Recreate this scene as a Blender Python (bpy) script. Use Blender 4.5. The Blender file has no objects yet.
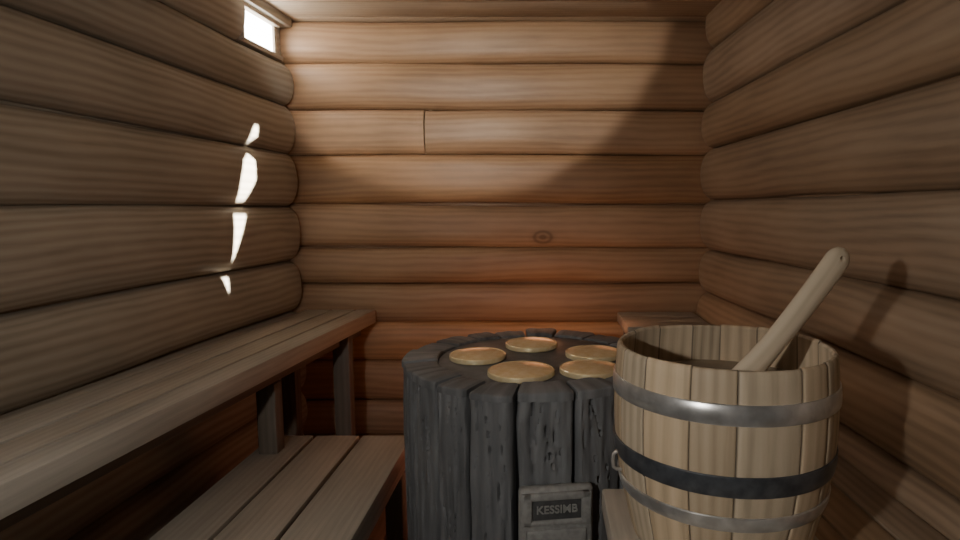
import bpy, bmesh, math, random
from mathutils import Vector, Matrix, noise
random.seed(7)
S = bpy.context.scene
COL = S.collection
CZ = 1.25
def W(z): return z + CZ

# ------------------------------------------------------------------ materials
def nd(nt, t, **kw):
    n = nt.nodes.new(t)
    for k, v in kw.items():
        setattr(n, k, v)
    return n

def newmat(name):
    m = bpy.data.materials.new(name); m.use_nodes = True
    nt = m.node_tree
    return m, nt, nt.nodes['Principled BSDF']

def mathn(nt, op, a, b=None, c=None):
    n = nd(nt, 'ShaderNodeMath', operation=op)
    for i, v in enumerate((a, b, c)):
        if v is None: continue
        if isinstance(v, (int, float)): n.inputs[i].default_value = v
        else: nt.links.new(v, n.inputs[i])
    return n.outputs[0]

def comb(nt, a, b, c):
    n = nd(nt, 'ShaderNodeCombineXYZ')
    for i, v in enumerate((a, b, c)):
        if isinstance(v, (int, float)): n.inputs[i].default_value = v
        else: nt.links.new(v, n.inputs[i])
    return n.outputs[0]

def ramp(nt, fac, stops):
    r = nd(nt, 'ShaderNodeValToRGB')
    e = r.color_ramp.elements
    while len(e) < len(stops): e.new(0.5)
    for el, (p, c) in zip(e, stops):
        el.position = p; el.color = (c[0], c[1], c[2], 1)
    nt.links.new(fac, r.inputs[0])
    return r.outputs[0]

def mixc(nt, fac, a, b, mode='MIX'):
    n = nd(nt, 'ShaderNodeMix', data_type='RGBA', blend_type=mode)
    if isinstance(fac, (int, float)): n.inputs[0].default_value = fac
    else: nt.links.new(fac, n.inputs[0])
    for i, v in ((6, a), (7, b)):
        if isinstance(v, tuple): n.inputs[i].default_value = (*v, 1)
        else: nt.links.new(v, n.inputs[i])
    return n.outputs[2]

def smooth(nt, v, a, b, lo, hi):
    mr = nd(nt, 'ShaderNodeMapRange', interpolation_type='SMOOTHSTEP')
    nt.links.new(v, mr.inputs[0])
    for i, q in enumerate((a, b, lo, hi)): mr.inputs[i+1].default_value = q
    return mr.outputs[0]

def desat(c, k):
    g = c[0]*.3+c[1]*.5+c[2]*.2
    return tuple(v+(g-v)*k for v in c)

def wood(name, dark, mid, light, rough=0.62, wscale=13, bump=0.2, bdist=0.003, knots=(), fine=190, vary=0.3, wdist=9.0, seam=None, wmix=.20, hue=.25, fmix=.26, ds=.08, lo=.20, hi=1.0):
    dark, mid, light = desat(dark, ds), desat(mid, ds), desat(light, ds)
    m, nt, bs = newmat(name)
    at = nd(nt, 'ShaderNodeAttribute', attribute_name='gr')
    sp = nd(nt, 'ShaderNodeSeparateXYZ'); nt.links.new(at.outputs['Vector'], sp.inputs[0])
    x, y, z = sp.outputs
    wv = nd(nt, 'ShaderNodeTexWave', wave_type='BANDS', bands_direction='Y')
    wv.inputs['Scale'].default_value = wscale
    wv.inputs['Distortion'].default_value = wdist
    wv.inputs['Detail'].default_value = 3
    wv.inputs['Detail Scale'].default_value = 0.25
    wv.inputs['Detail Roughness'].default_value = 0.45
    nt.links.new(comb(nt, mathn(nt, 'MULTIPLY', x, 0.36), y, z), wv.inputs['Vector'])
    fb = nd(nt, 'ShaderNodeTexNoise'); fb.inputs['Scale'].default_value = 1; fb.inputs['Detail'].default_value = 4
    nt.links.new(comb(nt, mathn(nt, 'MULTIPLY', x, 8.0), mathn(nt, 'MULTIPLY', y, fine), z), fb.inputs['Vector'])
    bl = nd(nt, 'ShaderNodeTexNoise'); bl.inputs['Scale'].default_value = 1; bl.inputs['Detail'].default_value = 4
    nt.links.new(comb(nt, mathn(nt, 'MULTIPLY', x, 2.2), mathn(nt, 'MULTIPLY', y, 8.0), z), bl.inputs['Vector'])
    f = mathn(nt, 'MULTIPLY', wv.outputs['Fac'], wmix)
    f = mathn(nt, 'MULTIPLY_ADD', fb.outputs['Fac'], fmix, f)
    f = mathn(nt, 'MULTIPLY_ADD', bl.outputs['Fac'], .98-fmix, f)
    col = ramp(nt, f, [(lo, dark), (0.60, mid), (hi, light)])
    wn = nd(nt, 'ShaderNodeTexWhiteNoise', noise_dimensions='1D'); nt.links.new(z, wn.inputs['W'])
    br = mathn(nt, 'MULTIPLY_ADD', wn.outputs['Value'], vary, 1.0 - vary/2)
    w2 = nd(nt, 'ShaderNodeTexWhiteNoise', noise_dimensions='1D'); nt.links.new(mathn(nt, 'ADD', z, 7.7), w2.inputs['W'])
    hg = mathn(nt, 'MULTIPLY_ADD', w2.outputs['Value'], -hue*.45, 1.0+hue*.1)
    hb = mathn(nt, 'MULTIPLY_ADD', w2.outputs['Value'], -hue, 1.0+hue*.25)
    col = mixc(nt, 1.0, col, comb(nt, br, mathn(nt, 'MULTIPLY', br, hg), mathn(nt, 'MULTIPLY', br, hb)), 'MULTIPLY')
    if seam:
        ay = mathn(nt, 'ABSOLUTE', y)
        col = mixc(nt, smooth(nt, ay, seam*.94, seam*.995, 0, .75), col, (dark[0]*.25, dark[1]*.25, dark[2]*.25))
    geo = nd(nt, 'ShaderNodeNewGeometry')
    for (kx, ky, kz, kr) in knots:
        dv = nd(nt, 'ShaderNodeVectorMath', operation='SUBTRACT')
        nt.links.new(geo.outputs['Position'], dv.inputs[0]); dv.inputs[1].default_value = (kx, ky, kz)
        sc = nd(nt, 'ShaderNodeVectorMath', operation='MULTIPLY')
        nt.links.new(dv.outputs[0], sc.inputs[0]); sc.inputs[1].default_value = (0.75, 0.0 if ky > 2 else .7, 1.1)
        ln = nd(nt, 'ShaderNodeVectorMath', operation='LENGTH'); nt.links.new(sc.outputs[0], ln.inputs[0])
        dd = mathn(nt, 'DIVIDE', ln.outputs['Value'], kr)
        ring = mathn(nt, 'MULTIPLY_ADD', mathn(nt, 'SINE', mathn(nt, 'MULTIPLY', dd, 13.0)), 0.3, 0.7)
        col = mixc(nt, mathn(nt, 'MULTIPLY', smooth(nt, dd, .5, 1.1, .6, 0), ring), col, (dark[0]*.45, dark[1]*.4, dark[2]*.4))
    nt.links.new(col, bs.inputs['Base Color'])
    bs.inputs['Roughness'].default_value = rough
    bs.inputs['Specular IOR Level'].default_value = 0.4
    bp = nd(nt, 'ShaderNodeBump'); bp.inputs['Strength'].default_value = bump; bp.inputs['Distance'].default_value = bdist
    nt.links.new(f, bp.inputs['Height']); nt.links.new(bp.outputs[0], bs.inputs['Normal'])
    return m

def metal(name, c1, c2, rough, scale=40, bump=0.1, metallic=1.0):
    m, nt, bs = newmat(name)
    tc = nd(nt, 'ShaderNodeTexCoord')
    n = nd(nt, 'ShaderNodeTexNoise'); n.inputs['Scale'].default_value = scale; n.inputs['Detail'].default_value = 5
    nt.links.new(tc.outputs['Object'], n.inputs['Vector'])
    nt.links.new(ramp(nt, n.outputs['Fac'], [(0.35, c1), (0.65, c2)]), bs.inputs['Base Color'])
    bs.inputs['Metallic'].default_value = metallic
    bs.inputs['Roughness'].default_value = rough
    bp = nd(nt, 'ShaderNodeBump'); bp.inputs['Strength'].default_value = bump; bp.inputs['Distance'].default_value = 0.002
    nt.links.new(n.outputs['Fac'], bp.inputs['Height']); nt.links.new(bp.outputs[0], bs.inputs['Normal'])
    return m

M_left = wood('wood_left', (.17, .142, .105), (.33, .283, .212), (.45, .40, .315), wmix=.26, rough=.50, hue=.1, fine=150, ds=.14)
M_back = wood('wood_back', (.19, .112, .060), (.40, .245, .136), (.53, .36, .21), vary=.5, rough=.46, hue=.4, wmix=.16, fine=150,
              knots=[(-0.01, 2.76, W(-.135), .05)])
M_right = wood('wood_right', (.17, .118, .074), (.35, .25, .160), (.46, .35, .235), rough=.50, wmix=.20, fine=150)
M_ceil = wood('wood_ceiling', (.24, .17, .11), (.42, .31, .20), (.54, .42, .29), rough=.5, wmix=.15)
M_bench = wood('wood_bench', (.27, .238, .196), (.44, .40, .33), (.56, .52, .44), wscale=15, rough=.6, fmix=.34, hue=.08, wmix=.1)
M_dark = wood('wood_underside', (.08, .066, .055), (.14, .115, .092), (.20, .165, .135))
M_floor = wood('wood_floor', (.11, .072, .052), (.19, .13, .098), (.26, .185, .14))
M_bucket = wood('wood_bucket', (.26, .20, .13), (.50, .40, .27), (.64, .53, .385), wscale=18, bump=.25, bdist=.002, fine=220, vary=.4, seam=.026, fmix=.35, hue=.2, lo=.26, hi=.95)
M_ladle = wood('wood_ladle', (.40, .31, .20), (.57, .46, .32), (.68, .57, .42), wscale=22, bump=.12, bdist=.001, fine=260, vary=0.05, hue=0)
M_heater = wood('charcoal_wood', (.08, .083, .086), (.20, .205, .21), (.33, .335, .34), wscale=8, bump=.9, bdist=.009, fine=60, rough=.7, vary=.5, wdist=12, wmix=.1, hue=0, fmix=.45, ds=0, lo=.28, hi=.92)
M_gold = metal('brushed_gold', (.92, .76, .44), (1.0, .88, .58), .26, 60, .12, .4)
M_steel = metal('galvanised_hoop', (.48, .47, .45), (.72, .71, .69), .28, 30, .12, .7)
M_dkhoop = metal('dark_iron_hoop', (.07, .076, .086), (.13, .138, .152), .36, 40, .2, .5)
M_plate = metal('cast_grey', (.30, .297, .28), (.40, .397, .375), .55, 60, .3, .1)
M_recess = metal('plate_recess', (.08, .08, .08), (.11, .11, .11), .6, 60, .2, .1)
M_letter = metal('plate_letter', (.34, .34, .32), (.44, .44, .42), .5, 60, .1, .1)
M_iron = metal('heater_top', (.105, .108, .113), (.155, .159, .165), .5, 25, .4, .1)
M_frame = wood('window_wood', (.22, .17, .12), (.4, .33, .25), (.55, .47, .38))
mw, nt, bs = newmat('bucket_water')
tc = nd(nt, 'ShaderNodeTexCoord'); n = nd(nt, 'ShaderNodeTexNoise'); n.inputs['Scale'].default_value = 9
nt.links.new(tc.outputs['Object'], n.inputs['Vector'])
nt.links.new(ramp(nt, n.outputs['Fac'], [(.3, (.19, .145, .10)), (.7, (.27, .21, .15))]), bs.inputs['Base Color'])
bs.inputs['Roughness'].default_value = .22
bp = nd(nt, 'ShaderNodeBump'); bp.inputs['Strength'].default_value = .08
nt.links.new(n.outputs['Fac'], bp.inputs['Height']); nt.links.new(bp.outputs[0], bs.inputs['Normal'])
M_water = mw
M_pane, nt, bs = newmat('glowing_window_pane')
bs.inputs['Base Color'].default_value = (.9, .9, .88, 1)
bs.inputs['Emission Color'].default_value = (1, .985, .95, 1); bs.inputs['Emission Strength'].default_value = 20  # emission put into the pane stands in for daylight outside

# ------------------------------------------------------------------ mesh builder
class MB:
    def __init__(s): s.v = []; s.f = []; s.g = []
    def add(s, vs, fs, gs):
        o = len(s.v); s.v += [tuple(v) for v in vs]; s.g += [tuple(g) for g in gs]
        s.f += [tuple(i+o for i in f) for f in fs]
    def build(s, name, mat, parent=None, origin=None, sharp=35):
        me = bpy.data.meshes.new(name)
        o = Vector(origin) if origin is not None else Vector((0, 0, 0))
        me.from_pydata([tuple(Vector(v)-o) for v in s.v], [], s.f)
        a = me.attributes.new('gr', 'FLOAT_VECTOR', 'POINT')
        a.data.foreach_set('vector', [c for g in s.g for c in g])
        bm = bmesh.new(); bm.from_mesh(me)
        bmesh.ops.recalc_face_normals(bm, faces=bm.faces); bm.to_mesh(me); bm.free()
        me.polygons.foreach_set('use_smooth', [True]*len(me.polygons))
        me.set_sharp_from_angle(angle=math.radians(sharp))
        me.materials.append(mat); me.update()
        ob = bpy.data.objects.new(name, me); COL.objects.link(ob)
        ob.location = o
        if parent is not None:
            ob.parent = parent; ob.location = o - parent.location
        return ob

def empty(name, loc, label, category, group=None):
    e = bpy.data.objects.new(name, None); e.location = loc; e.empty_display_size = .1
    COL.objects.link(e); e['label'] = label; e['category'] = category
    if group: e['group'] = group
    return e

def struct(ob, label=None):
    ob['kind'] = 'structure'
    if label: ob['label'] = label
    return ob

def prism(mb, poly, z0, z1, bev=.006, grain=(0, 1), segs=2, seed=None):
    seed = random.uniform(0, 60) if seed is None else seed
    bm = bmesh.new()
    vs = [bm.verts.new((p[0], p[1], z0)) for p in poly]
    f = bm.faces.new(vs)
    r = bmesh.ops.extrude_face_region(bm, geom=[f])
    for e in r['geom']:
        if isinstance(e, bmesh.types.BMVert): e.co.z = z1
    bmesh.ops.recalc_face_normals(bm, faces=bm.faces)
    if bev > 0:
        bmesh.ops.bevel(bm, geom=list(bm.edges), offset=bev, segments=segs, profile=.5, affect='EDGES')
    bm.verts.index_update()
    V = [v.co.copy() for v in bm.verts]; F = [[v.index for v in f.verts] for f in bm.faces]
    bm.free()
    if grain == 'z':
        G = [(v.z, v.x+v.y*.8, seed) for v in V]
    else:
        g = Vector(grain).normalized()
        G = [(v.x*g.x+v.y*g.y, -v.x*g.y+v.y*g.x+v.z*.9, seed) for v in V]
    mb.add(V, F, G)

def rect(x0, x1, y0, y1): return [(x0, y0), (x1, y0), (x1, y1), (x0, y1)]

def log(mb, p0, p1, nrm, z0, z1, depth=.078, round0=False, round1=False, ds=.03, rl=.09, ec=.92, es=.72):
    seed = random.uniform(0, 60)
    p0 = Vector((*p0, 0)); p1 = Vector((*p1, 0)); L = (p1-p0).length; d = (p1-p0)/L
    nv = Vector((*nrm, 0)).normalized()
    nl = max(4, int(L/ds)); npf = 22
    ts = [i/nl for i in range(nl+1)]
    ex = []
    if round1: ex += [1-rl/L*k for k in (.01, .04, .1, .18, .3, .45, .6, .8)]
    ts = sorted(set(ts+ex)); V = []; G = []; F = []
    h = z1-z0; zc = (z0+z1)/2
    for t in ts:
        s = t*L; k = 1.0
        if round1:
            q = max(0, 1-(L-s)/rl); k = min(k, math.sqrt(max(0, 1-q*q)))
        kk = .25+.75*k
        wd = depth*(1+.16*noise.noise(Vector((s*1.6, seed, 0))))
        wz = .011*noise.noise(Vector((s*1.1, seed+9, 0)))
        wh = 1+.02*noise.noise(Vector((s*1.7, seed+5, 3)))
        for j in range(npf+1):
            th = math.pi*j/npf
            c = math.cos(th); sn = max(0.0, math.sin(th))
            zz = -math.copysign(abs(c)**ec, c)*h/2*wh*(.82+.18*k)
            pr = wd*(sn**es)*kk + .004*noise.noise(Vector((s*2.5, zz*14, seed)))*sn
            co = p0+d*s+nv*(pr-.004)
            V.append((co.x, co.y, zc+zz+wz)); G.append((s, th/math.pi*h*1.3, seed))
    n = npf+1
    for i in range(len(ts)-1):
        for j in range(npf):
            a = i*n+j; F.append((a, a+1, a+n+1, a+n))
    F.append(tuple(range(n))); F.append(tuple(range((len(ts)-1)*n, len(ts)*n)))
    mb.add(V, F, G)

# ------------------------------------------------------------------ room shell
YB = 2.840
def XL(y): return -1.190+.055*(y-2.8)
def XR(y): return .772-.05*(y-2.8)
YF = -1.1
nL = (1, -.055); nR = (-1, -.05)
ZC = .836

mb = MB()
gz = [-1.25, -1.10, -.926, -.730, -.537, -.351, -.181, .018, .2426, .445, .653, .840]
BK = dict(ec=.80, es=.58, depth=.064)
for a, b in zip(gz[:-1], gz[1:]):
    if abs(a-.2426) < .001:
        log(mb, (-1.33, YB), (-.552, YB), (0, -1), W(a), W(b), **BK)
        log(mb, (-.548, YB), (.86, YB), (0, -1), W(a), W(b), **BK)
    else:
        log(mb, (-1.33, YB), (.86, YB), (0, -1), W(a), W(b), **BK)
prism(mb, rect(-1.6, 1.2, YB-.006, YB+.12), -.05, W(.95), 0, (1, 0))
struct(mb.build('wall_back', M_back), 'stacked warm brown rounded log wall')

# left wall
mb = MB()
WY0, WY1, WZ0, WZ1 = 2.38, 2.70, .655, .790
gz = [-1.25, -1.05, -.86, -.67, -.47, -.242, .005, .2426, .458, .640, .842]
for a, b in zip(gz[:-1], gz[1:]):
    y1 = 2.80
    if abs(a-.640) < .001:
        log(mb, (XL(YF), YF), (XL(2.374), 2.374), nL, W(a), W(b)); continue
    log(mb, (XL(YF), YF), (XL(y1), y1), nL, W(a), W(b), round1=True, depth=.082)
prism(mb, [(XL(2.37)-.004, 2.37), (XL(2.37)+.062, 2.37), (XL(2.8)+.062, 2.78), (XL(2.8)-.004, 2.78)], W(.800), W(.842), .006, (0, 1))
def wpan(y0, y1, z0, z1):
    prism(mb, [(XL(y0)+.006, y0), (XL(y1)+.006, y1), (XL(y1)-.05, y1), (XL(y0)-.05, y0)], W(z0), W(z1), 0, (0, 1))
wpan(YF-.1, YB+.1, -1.3, WZ0); wpan(YF-.1, YB+.1, WZ1, .95)
wpan(YF-.1, WY0, WZ0-.001, WZ1+.001); wpan(WY1, YB+.1, WZ0-.001, WZ1+.001)
struct(mb.build('wall_left', M_left), 'grey-brown rounded log wall with a small high window')
mb = MB()
def wfr(y0, y1, z0, z1, xo=.02, xi=-.014):
    prism(mb, [(XL(y0)+xo, y0), (XL(y1)+xo, y1), (XL(y1)+xi, y1), (XL(y0)+xi, y0)], W(z0), W(z1), .002, (0, 1))
wfr(WY0-.008, WY0+.003, WZ0-.012, WZ1+.010, .062)
wfr(WY1-.006, WY1+.03, WZ0-.01, WZ1+.012, .022)
wfr(WY0-.004, WY1+.02, WZ0-.014, WZ0+.006, .045); wfr(WY0-.004, WY1+.02, WZ1-.006, WZ1+.012, .04)
w1 = struct(mb.build('window_1', M_frame), 'small bright rectangular window in a wood frame')
mb = MB()
prism(mb, [(XL(WY0)+.012, WY0), (XL(WY1)+.012, WY1), (XL(WY1)+.007, WY1), (XL(WY0)+.007, WY0)], W(WZ0), W(WZ1), 0, (0, 1))
pn = mb.build('window_pane', M_pane, w1)

# right wall
mb = MB()
gz = [-1.25, -1.0, -.79, -.585, -.384, -.186, .037, .265, .467, .7016, .90]
YS = .95
for a, b in zip(gz[:-1], gz[1:]):
    log(mb, (XR(YS), YS), (XR(2.80), 2.80), nR, W(a), W(b), round1=True, depth=.080)
def rpan(mbx, y0, y1, z0, z1, xo, xi):
    prism(mbx, [(XR(y0)-xo, y0), (XR(y1)-xo, y1), (XR(y1)+xi, y1), (XR(y0)+xi, y0)], W(z0), W(z1), 0, (0, 1))
rpan(mb, YS-.02, YB+.1, -1.3, .95, .006, .10)
struct(mb.build('wall_right', M_right), 'brown rounded log wall')
mb = MB(); rpan(mb, YF-.1, YS-.02, -1.3, .95, .01, .02)
pan = struct(mb.build('wall_right_sun_gobo', M_right), 'unseen wall section with slots added to shape the sun slivers')  # out-of-view panel; slots added so the sun throws slivers on the left wall
sd = Vector((-2.03, 2.1, -.42))
slots = [[(2.394, .350), (2.394, .285), (2.330, .256), (2.357, .310)],
         [(2.320, .212), (2.362, .190), (2.357, .108), (2.286, .030), (2.232, .028), (2.252, .103), (2.282, .179)],
         [(2.200, -.022), (2.285, -.022), (2.235, -.10), (2.170, -.200), (2.187, -.098)],
         [(2.118, -.250), (2.155, -.250), (2.137, -.310)]]
for sl in slots:
    cy = sum(p[0] for p in sl)/len(sl)
    V = []; n = len(sl)
    for off in (-.12, .12):
        for (y, z) in sl:
            y = cy+(y-cy)*1.0+.035
            p = Vector((XL(y)+.068, y, W(z)))
            t = 1.0
            for _ in range(8):
                t = (XR(y-2.1*t)-p.x)/2.03
            V.append(tuple(p-sd*(t+off)))
    F = [tuple(range(n)), tuple(range(n, 2*n))]+[(i, (i+1) % n, n+(i+1) % n, n+i) for i in range(n)]
    me = bpy.data.meshes.new('cut'); me.from_pydata(V, [], F)
    bm = bmesh.new(); bm.from_mesh(me); bmesh.ops.recalc_face_normals(bm, faces=bm.faces); bm.to_mesh(me); bm.free()
    co = bpy.data.objects.new('cut', me); COL.objects.link(co)
    md = pan.modifiers.new('b', 'BOOLEAN'); md.operation = 'DIFFERENCE'; md.solver = 'EXACT'; md.object = co
    dg = bpy.context.evaluated_depsgraph_get(); dg.update()
    nm = bpy.data.meshes.new_from_object(pan.evaluated_get(dg)); pan.modifiers.clear(); pan.data = nm
    bpy.data.objects.remove(co)

mb = MB()
for i in range(11):
    log(mb, (-1.7, YF), (1.3, YF), (0, 1), .19*i, .19*i+.19, ds=.2)
prism(mb, rect(-1.8, 1.4, YF-.12, YF+.004), -.05, W(.95), 0, (1, 0))
struct(mb.build('wall_front', M_left), 'rounded log wall')
mb = MB()
for i in range(27):
    x = -1.6+i*.11
    prism(mb, rect(x, x+.106, YF-.1, YB+.1), -.03, 0, .003, (0, 1))
prism(mb, rect(-1.7, 1.4, YF-.15, YB+.15), -.08, -.02, 0, (0, 1))
struct(mb.build('floor', M_floor), 'dark reddish plank floor')
mb = MB()
i = 0; y = YB+.1
while y > YF-.1:
    prism(mb, rect(-1.65, 1.35, y-.197, y), W(ZC), W(ZC)+.03, .004, (1, 0)); y -= .20
prism(mb, rect(-1.7, 1.4, YF-.15, YB+.15), W(ZC)+.02, W(ZC)+.1, 0, (0, 1))
struct(mb.build('ceiling', M_ceil), 'pale wood plank ceiling')

# ------------------------------------------------------------------ benches
def board_quads(mb, fin, fout, y0, y1, n, z0, z1, gap=.006, bev=.004, cuts=None):
    cuts = cuts or [i/n for i in range(n+1)]
    for a, b in zip(cuts[:-1], cuts[1:]):
        P = []
        for (t, y, g) in ((a, y0, gap/2), (b, y0, -gap/2), (b, y1, -gap/2), (a, y1, gap/2)):
            P.append((fin(y)+(fout(y)-fin(y))*t+g, y))
        prism(mb, P, z0, z1, bev, (P[3][0]-P[0][0], y1-y0))

def leg(e, x0, x1, y0, y1, z0, z1, mat):
    m = MB(); prism(m, rect(x0, x1, y0, y1), z0, z1, .005, 'z')
    return m.build('leg', mat, e)

e = empty('sauna_bench', (-1.0, 1.6, 0), 'long weathered grey-brown plank bench along the log wall', 'bench')
fo = lambda y: -.783-.080*(2.76-y)
fi = lambda y: XL(y)+.078
mb = MB(); board_quads(mb, fi, fo, .35, 2.76, 3, W(-.532), W(-.470), gap=.010, cuts=[0, .36, .70, 1])
mb.build('seat', M_bench, e)
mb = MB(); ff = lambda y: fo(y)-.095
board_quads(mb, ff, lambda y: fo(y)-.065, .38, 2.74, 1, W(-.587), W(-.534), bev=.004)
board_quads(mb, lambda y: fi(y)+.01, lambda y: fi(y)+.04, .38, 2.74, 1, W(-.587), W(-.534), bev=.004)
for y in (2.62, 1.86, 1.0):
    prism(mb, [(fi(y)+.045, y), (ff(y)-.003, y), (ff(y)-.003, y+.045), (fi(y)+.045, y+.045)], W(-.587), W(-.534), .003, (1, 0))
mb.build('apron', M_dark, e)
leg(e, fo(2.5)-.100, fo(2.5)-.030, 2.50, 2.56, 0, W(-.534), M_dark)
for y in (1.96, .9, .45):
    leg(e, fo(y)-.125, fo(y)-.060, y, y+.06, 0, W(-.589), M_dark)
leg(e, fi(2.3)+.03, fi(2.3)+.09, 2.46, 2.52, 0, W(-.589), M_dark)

e = empty('step_bench', (-.75, 1.5, 0), 'low weathered three-plank step bench beside the dark heater', 'bench')
mb = MB()
for x0, x1 in ((-1.0, -.850), (-.838, -.682), (-.669, -.488)):
    prism(mb, rect(x0, x1, .85, 2.13), W(-.885), W(-.83), .004, (0, 1))
mb.build('seat', M_bench, e)
mb = MB()
prism(mb, rect(-.530, -.502, .9, 2.10), W(-.937), W(-.887), .004, (0, 1))
prism(mb, rect(-.985, -.957, .9, 2.10), W(-.937), W(-.887), .004, (0, 1))
prism(mb, rect(-.955, -.532, 2.06, 2.09), W(-.937), W(-.887), .004, (1, 0))
mb.build('apron', M_bench, e)
for x in (-.56, -.98):
    for y in (2.0, .95):
        leg(e, x, x+.062, y, y+.062, 0, W(-.939), M_bench)

ZS = W(-.63)
e = empty('sauna_bench.001', (.65, 1.4, 0), 'dim brown plank bench along the log wall behind the bucket', 'bench')
fr = lambda y: .51-.048*(y-.4); fw = lambda y: XR(y)-.082
mb = MB(); board_quads(mb, fr, fw, .35, 2.28, 3, ZS-.045, ZS)
mb.build('seat', M_right, e)
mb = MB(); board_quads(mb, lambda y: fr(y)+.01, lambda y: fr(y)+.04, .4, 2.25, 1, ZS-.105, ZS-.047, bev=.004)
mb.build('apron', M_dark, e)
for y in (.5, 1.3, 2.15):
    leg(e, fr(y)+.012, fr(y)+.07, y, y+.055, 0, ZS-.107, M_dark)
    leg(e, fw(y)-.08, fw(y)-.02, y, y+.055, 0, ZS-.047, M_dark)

e = empty('corner_stool', (.52, 2.5, 0), 'small square plank seat in the log wall corner', 'stool')
mb = MB()
for i in range(3):
    y = 2.40+i*.118
    prism(mb, rect(.335, XR(2.75)-.087, y, y+.115), W(-.525), W(-.48), .005, (1, 0))
mb.build('seat', M_left, e)
for x in (.36, .60):
    for y in (2.42, 2.66):
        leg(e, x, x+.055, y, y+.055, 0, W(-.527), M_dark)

e = empty('bucket_stand', (.29, .9, 0), 'brown plank stand carrying the wooden bucket', 'stand')
mb = MB()
for i in range(3):
    x = .112+i*.117
    prism(mb, rect(x, x+.113, .62, 1.135), .655, .70, .005, (0, 1))
mb.build('seat', M_bench, e)
for x in (.125, .395):
    for y in (.64, 1.06):
        leg(e, x, x+.055, y, y+.055, 0, .653, M_bench)
mb = MB(); prism(mb, rect(.185, .39, 1.075, 1.10), .59, .65, .004, (1, 0)); mb.build('apron', M_bench, e)

# ------------------------------------------------------------------ heater
HX, HY = -.030, 1.82; RO, RI = .396, .298; ZT = W(-.45)
e = empty('sauna_heater', (HX, HY, 0), 'round charcoal stave-clad sauna heater with five golden discs', 'sauna heater')
NS = 19
offs = [random.uniform(-.16, .16) for _ in range(NS)]; offs.append(offs[0])
mb = MB(); mr_ = MB()
for k in range(NS):
    seed = random.uniform(0, 60)
    g = .014
    a0 = 2*math.pi*(k+offs[k])/NS+g; a1 = 2*math.pi*(k+1+offs[k+1])/NS-g
    rr = RO+random.uniform(-.010, .008); zt = ZT-.024
    na, nz = 26, 80; V = []; G = []; F = []
    for i in range(nz+1):
        z = .03+(zt-.03)*(i/nz)
        for j in range(na+1):
            s = 2*j/na-1
            wob = .016*noise.noise(Vector((z*6, seed+(7 if s > 0 else 0), 1)))*abs(s)*min(1, (zt-z)/.05)
            a = a0+(a1-a0)*j/na+wob
            r = rr-.010*abs(s)**18
            r += .006*noise.noise(Vector((s*1.4, z*3, seed)))+.004*noise.noise(Vector((s*7, z*10, seed+4)))
            cr = abs(noise.noise(Vector((s*2.8+1.2*noise.noise(Vector((z*6, seed, 2))), z*1.8, seed+20))))
            r -= .017*max(0, 1-cr/.035)*(1-s*s)
            V.append((HX+r*math.cos(a), HY+r*math.sin(a), z)); G.append((z, s*.06, seed))
    o = len(V)
    for i in range(nz+1):
        z = .03+(zt-.03)*(i/nz)
        for j in range(na+1):
            a = a0+(a1-a0)*j/na
            V.append((HX+(rr-.055)*math.cos(a), HY+(rr-.055)*math.sin(a), z)); G.append((z, 0, seed))
    n = na+1
    for i in range(nz):
        for j in range(na):
            q = i*n+j; F.append((q, q+1, q+n+1, q+n)); F.append((o+q+1, o+q, o+q+n, o+q+n+1))
        q = i*n; F.append((q, q+n, o+q+n, o+q)); q = i*n+na; F.append((q+n, q, o+q, o+q+n))
    for j in range(na):
        q = nz*n+j; F.append((q, q+1, o+q+1, o+q)); q = j; F.append((q+1, q, o+q, o+q+1))
    mb.add(V, F, G)
    dz = random.uniform(-.005, .003); ro = rr+.002
    prof = [(RI, ZT-.028), (RI, ZT-.003), (RI+.003, ZT), (RI+.040, ZT+.0005), (ro-.006, ZT-.002), (ro-.002, ZT-.004), (ro, ZT-.008), (ro, ZT-.024), (ro-.02, ZT-.026)]
    V = []; G = []; F = []; seed += .37; na = 14
    for i, (r, z) in enumerate(prof):
        for j in range(na+1):
            s = 2*j/na-1; a = a0+(a1-a0)*j/na
            r2 = r-(.007*abs(s)**18 if i > 3 else 0)
            z2 = z+(dz if i < 7 else 0)-.003*abs(s)**16*(1 if 0 < i < 7 else 0)+(.003*noise.noise(Vector((r*30, s*2, seed))) if i < 7 else 0)
            V.append((HX+r2*math.cos(a), HY+r2*math.sin(a), z2)); G.append((r, s*.05, seed))
    n = na+1; m_ = len(prof)
    for i in range(m_-1):
        for j in range(na):
            q = i*n+j; F.append((q, q+1, q+n+1, q+n))
    for j in range(na):
        F.append((j+1, j, (m_-1)*n+j, (m_-1)*n+j+1))
    F.append(tuple(i*n for i in range(m_))); F.append(tuple(i*n+na for i in reversed(range(m_))))
    mr_.add(V, F, G)
mb.build('body', M_heater, e, (HX, HY, .03), sharp=50)
mr_.build('rim', M_heater, e, (HX, HY, ZT), sharp=40)

def lathe(mb, c, prof, n=64, seed=1.0, close=False):
    V = []; G = []; F = []; m_ = len(prof)
    for i, (r, z) in enumerate(prof):
        for j in range(n):
            a = 2*math.pi*j/n
            V.append((c[0]+r*math.cos(a), c[1]+r*math.sin(a), c[2]+z)); G.append((a*r, r+z, seed))
    for i in range(m_-1 if not close else m_):
        for j in range(n):
            i2 = (i+1) % m_
            F.append((i*n+j, i*n+(j+1) % n, i2*n+(j+1) % n, i2*n+j))
    if not close:
        F.append(tuple(range(n))); F.append(tuple(range((m_-1)*n, m_*n)))
    mb.add(V, F, G)

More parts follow.
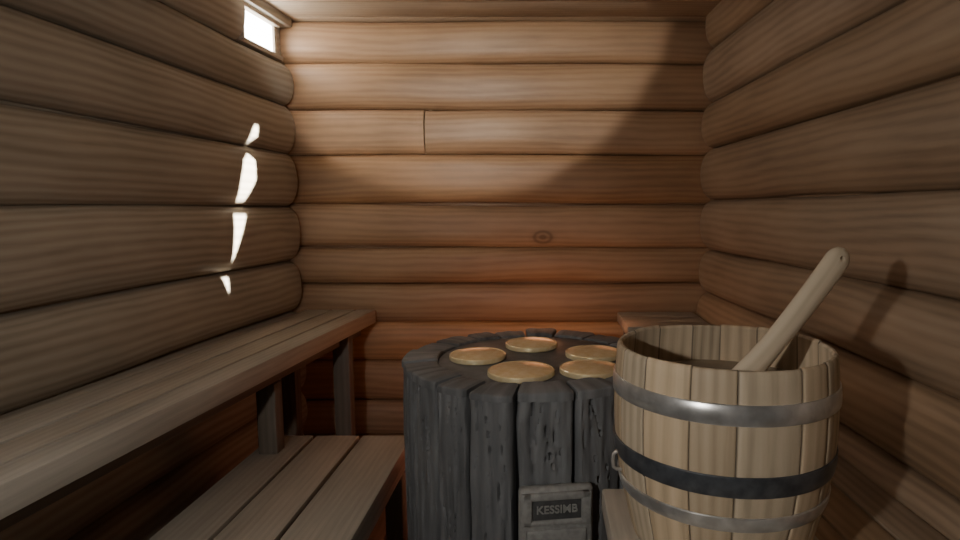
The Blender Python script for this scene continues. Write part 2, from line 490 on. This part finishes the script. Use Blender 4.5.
mb = MB()
lathe(mb, (HX, HY, ZT), [(RI-.003, -.05), (RI-.003, -.011), (RI-.006, -.009), (.001, -.009)], 96)
lathe(mb, (HX, HY, ZT), [(.336, -.75), (.336, -.051)], 64)
mb.build('top_plate', M_iron, e, (HX, HY, ZT))
for (x, y, r) in ((-.066, 1.620, .093), (-.206, 1.80, .086), (-.045, 1.955, .086), (.150, 1.83, .087), (.125, 1.645, .085)):
    mb = MB()
    lathe(mb, (x, y, ZT-.0085), [(r*.96, 0), (r, .003), (r, .010), (r*.99, .0145), (r*.965, .0165), (r*.935, .0150), (r*.75, .0180), (r*.5, .0210), (r*.25, .0228), (.001, .0232)], 64)
    mb.build('heating_disc', M_gold, e, (x, y, ZT))
# nameplate
th = math.radians(8)
pr = .414
pc = Vector((HX+pr*math.sin(th), HY-pr*math.cos(th), W(-.765)))
npe = MB()
R = Matrix.Rotation(th, 4, 'Z')
def rbox(w, h, d, cx, cz, cy, bev, mbx, hole=None):
    bm = bmesh.new(); bmesh.ops.create_cube(bm, size=1)
    bmesh.ops.scale(bm, vec=(w, d, h), verts=bm.verts)
    if bev: bmesh.ops.bevel(bm, geom=list(bm.edges), offset=bev, segments=3, profile=.5, affect='EDGES')
    bm.verts.index_update()
    V = [R @ (v.co+Vector((cx, cy, cz)))+pc for v in bm.verts]; F = [[v.index for v in f.verts] for f in bm.faces]
    bm.free(); mbx.add(V, F, [(v.x, v.z, 3) for v in V])
rbox(.185, .17, .03, 0, 0, .008, .011, npe)
for (w, h, cx, cz) in ((.172, .019, 0, .0665), (.172, .014, 0, .000), (.026, .084, -.0735, .034), (.026, .084, .0735, .034)):
    rbox(w, h, .014, cx, cz, -.011, .005, npe)
rbox(.15, .05, .010, 0, -.045, -.009, .004, npe)
plate = npe.build('nameplate', M_plate, e, pc)
mb = MB(); rbox(.126, .056, .004, 0, .0325, -.0095, .001, mb)
rc = mb.build('recess', M_recess, plate, None)
rc.location = -(plate.location+e.location)
cu = bpy.data.curves.new('t', 'FONT'); cu.body = 'KESSIMB'; cu.size = .028; cu.extrude = .0018
cu.align_x = 'CENTER'; cu.align_y = 'CENTER'; cu.offset = .0004
to = bpy.data.objects.new('t', cu); COL.objects.link(to)
dg = bpy.context.evaluated_depsgraph_get(); dg.update()
tm = bpy.data.meshes.new_from_object(to.evaluated_get(dg)); bpy.data.objects.remove(to)
tm.transform(Matrix.Rotation(math.radians(90), 4, 'X'))
tm.transform(Matrix.Rotation(th, 4, 'Z') @ Matrix.Translation((0, -.0135, .0325)))
tm.materials.clear(); tm.materials.append(M_letter)
lt = bpy.data.objects.new('lettering', tm); COL.objects.link(lt); lt.parent = plate

# ------------------------------------------------------------------ bucket
BX, BY, ZB, ZR = .296, .98, .7005, 1.026
e = empty('wooden_bucket', (BX, BY, ZB), 'pale wooden stave bucket with metal hoops holding a ladle', 'bucket')
def brad(z):
    t = (z-ZB)/(ZR-ZB)
    return .144+.030*t+.017*math.sin(math.pi*min(1, t))
NB = 15; mb = MB(); TH = .010
bo = [random.uniform(-.2, .2) for _ in range(NB)]; bo.append(bo[0])
for k in range(NB):
    seed = random.uniform(0, 60)
    a0 = 2*math.pi*(k+bo[k])/NB+.001; a1 = 2*math.pi*(k+1+bo[k+1])/NB-.001
    zt = ZR+random.uniform(-.0025, .002)
    nz = 16
    prof = [(brad(ZB)-.004, ZB)]+[(brad(ZB+(zt-ZB)*i/nz), ZB+(zt-ZB)*i/nz) for i in range(nz)]
    prof[1] = (brad(ZB), ZB+.004)
    prof += [(brad(zt-.004), zt-.004), (brad(zt)-.003, zt), (brad(zt)-TH+.003, zt), (brad(zt)-TH, zt-.004)]
    prof += [(brad(zt-(zt-ZB)*i/8)-TH, zt-(zt-ZB)*i/8) for i in range(1, 8)]+[(brad(ZB)-TH, ZB)]
    na = 18; V = []; G = []; F = []; m_ = len(prof)
    for i, (r, z) in enumerate(prof):
        for j in range(na+1):
            s = 2*j/na-1; s = math.copysign(abs(s)**.6, s); a = a0+(a1-a0)*(s+1)/2
            r2 = r-.0025*abs(s)**18 if i < nz+3 else r
            V.append((BX+r2*math.cos(a), BY+r2*math.sin(a), z)); G.append((z, s*.026, seed))
    n = na+1
    for i in range(m_):
        i2 = (i+1) % m_
        for j in range(na):
            F.append((i*n+j, i*n+j+1, i2*n+j+1, i2*n+j))
    F.append(tuple(i*n for i in range(m_))); F.append(tuple(i*n+na for i in reversed(range(m_))))
    mb.add(V, F, G)
lathe(mb, (BX, BY, 0), [(brad(ZB+.02)-TH-.0003, ZB+.012), (brad(ZB+.02)-TH-.0003, ZB+.028)], 48, 5)
mb.build('body', M_bucket, e, (BX, BY, ZB), sharp=40)
for (zt, zb, mat, lab) in ((.979, .949, M_steel, 'grey metal hoop'), (.875, .843, M_dkhoop, 'dark iron hoop'), (.811, .788, M_steel, 'grey metal hoop')):
    mb = MB(); t = .0028
    lathe(mb, (BX, BY, 0), [(brad(zb)+.0002, zb), (brad(zb)+t-.001, zb), (brad(zb)+t, zb+.0015), (brad((zb+zt)/2)+t+.0008, (zb+zt)/2), (brad(zt)+t, zt-.0015), (brad(zt)+t-.001, zt), (brad(zt)+.0002, zt)], 96, 2, close=True)
    h = mb.build('hoop', mat, e, (BX, BY, zb)); h['label'] = lab
cu = bpy.data.curves.new('c', 'CURVE'); cu.dimensions = '3D'; cu.bevel_depth = .003; cu.bevel_resolution = 3
sp = cu.splines.new('POLY'); pts = []
za = W(-.432); zz = W(-.402)
ax = BX-brad(za)-.001
for (dx, z) in ((.006, za), (-.006, za), (-.011, za+.004), (-.012, (za+zz)/2), (-.011, zz-.004), (-.006, zz), (.004, zz)):
    pts.append((ax+dx, BY-.02, z))
sp.points.add(len(pts)-1)
for p, q in zip(sp.points, pts): p.co = (*q, 1)
o = bpy.data.objects.new('t', cu); COL.objects.link(o)
dg = bpy.context.evaluated_depsgraph_get(); dg.update()
hm = bpy.data.meshes.new_from_object(o.evaluated_get(dg)); bpy.data.objects.remove(o)
hm.materials.clear(); hm.materials.append(M_steel)
ho = bpy.data.objects.new('handle', hm); COL.objects.link(ho); ho.parent = e; ho.location = -e.location; ho['label'] = 'small metal side staple handle'
mb = MB(); zw = ZR-.070
lathe(mb, (BX, BY, 0), [(brad(ZB+.04)-TH-.001, ZB+.03), (brad(zw)-TH-.0005, zw-.001), (brad(zw)-TH-.0005, zw), (.001, zw)], 64)
wo = mb.build('water', M_water, None, (BX, BY, ZB))
wo['label'] = 'still water filling the wooden bucket'; wo['category'] = 'water'

# ladle
A = Vector((.474, .945, W(-.064))); B = Vector((.258, .905, W(-.318)))
ax = (A-B).normalized(); L = (A-B).length
side = ax.cross(Vector((0, -1, 0))).normalized()
nor = ax.cross(side).normalized()
mb = MB(); V = []; G = []; F = []; n = 24
st = []
NL = 60
for i in range(NL+1):
    t = i/NL
    w = .0162+.0044*t
    if t < .45: w += .014*(1-t/.45)**1.5
    tk = .0105+.0035*min(1, t*2)
    q = max(0, 1-(1-t)*L/.028); kk = math.sqrt(max(.0004, 1-q*q))
    q2 = max(0, 1-t*L/.02); kk *= math.sqrt(max(.0004, 1-q2*q2))
    bow = .006*math.sin(math.pi*t)
    st.append((t*L, w*kk, tk*kk, bow))
for (s, w, tk, bow) in st:
    for j in range(n):
        a = 2*math.pi*j/n
        c = B+ax*s+side*(w*math.cos(a))+nor*(tk*math.sin(a)) + side*bow
        V.append(c); G.append((s, w*math.cos(a)+.5*tk*math.sin(a), 4.0))
for i in range(NL):
    for j in range(n): F.append((i*n+j, i*n+(j+1) % n, (i+1)*n+(j+1) % n, (i+1)*n+j))
F.append(tuple(range(n))); F.append(tuple(range(NL*n, (NL+1)*n)))
mb.add(V, F, G)
la = mb.build('wooden_ladle', M_ladle, None, B, sharp=60)
la['label'] = 'pale wooden ladle handle leaning out of the bucket'; la['category'] = 'ladle'
bm = bmesh.new(); bmesh.ops.create_cone(bm, cap_ends=True, segments=20, radius1=.0030, radius2=.0030, depth=.08)
me = bpy.data.meshes.new('cut'); bm.to_mesh(me); bm.free()
me.transform(Matrix.Translation(A-ax*.020) @ nor.to_track_quat('Z', 'Y').to_matrix().to_4x4())
co = bpy.data.objects.new('cut', me); COL.objects.link(co)
md = la.modifiers.new('b', 'BOOLEAN'); md.operation = 'DIFFERENCE'; md.object = co
dg = bpy.context.evaluated_depsgraph_get(); dg.update()
nm = bpy.data.meshes.new_from_object(la.evaluated_get(dg)); la.modifiers.clear(); la.data = nm
bpy.data.objects.remove(co)

# ------------------------------------------------------------------ lights
def light(name, typ, loc, energy, color, target=None, **kw):
    l = bpy.data.lights.new(name, typ); l.energy = energy; l.color = color
    for k, v in kw.items(): setattr(l, k, v)
    o = bpy.data.objects.new(name, l); COL.objects.link(o); o.location = loc
    if target is not None:
        o.rotation_euler = (Vector(target)-Vector(loc)).to_track_quat('-Z', 'Y').to_euler()
    return o
light('key_lamp', 'SPOT', (-.6, -.3, W(.12)), 38, (1, .96, .90), (.3, 2.0, W(-.25)), spot_size=math.radians(108), spot_blend=.5, shadow_soft_size=.02)
light('overhead_fill', 'AREA', (-.2, 1.2, W(.82)), .55, (.90, .95, 1), (-.2, 1.2, 0), size=1.4)  # added fill without a fixture, lifts the general ambience
light('added_beam_spot', 'SPOT', (-.50, 1.0, W(.70)), 62, (1, .96, .88), (-.43, 2.8, W(.97)), spot_size=math.radians(59), spot_blend=.10, shadow_soft_size=.03)  # added spot; its cone edge makes the diagonal light on the back wall
for x, e_ in ((-.30, .45), (.0, .75), (.30, .3)):
    light('heater_glow', 'POINT', (x, 2.46, W(-.44)), e_, (1, .40, .19), shadow_soft_size=.09)
light('floor_glow', 'POINT', (-.35, 2.4, .35), .7, (1, .30, .18), shadow_soft_size=.08)
s = bpy.data.lights.new('sun', 'SUN'); s.energy = 130; s.angle = math.radians(.3); s.color = (1, .97, .90)
so = bpy.data.objects.new('sun', s); COL.objects.link(so); so.rotation_euler = sd.to_track_quat('-Z', 'Y').to_euler(); so.location = (4, -2, 3)
w = bpy.data.worlds.new('w'); S.world = w; w.use_nodes = True
w.node_tree.nodes['Background'].inputs[0].default_value = (1, .99, .96, 1)
w.node_tree.nodes['Background'].inputs[1].default_value = 0.3

# ------------------------------------------------------------------ camera
c = bpy.data.cameras.new('camera'); c.sensor_width = 36; c.lens = 22.5; c.shift_x = -65/960
c.clip_start = .02
co = bpy.data.objects.new('camera', c); COL.objects.link(co)
co.location = (0, 0, CZ); co.rotation_euler = (math.radians(90-5.9), 0, 0)
S.camera = co
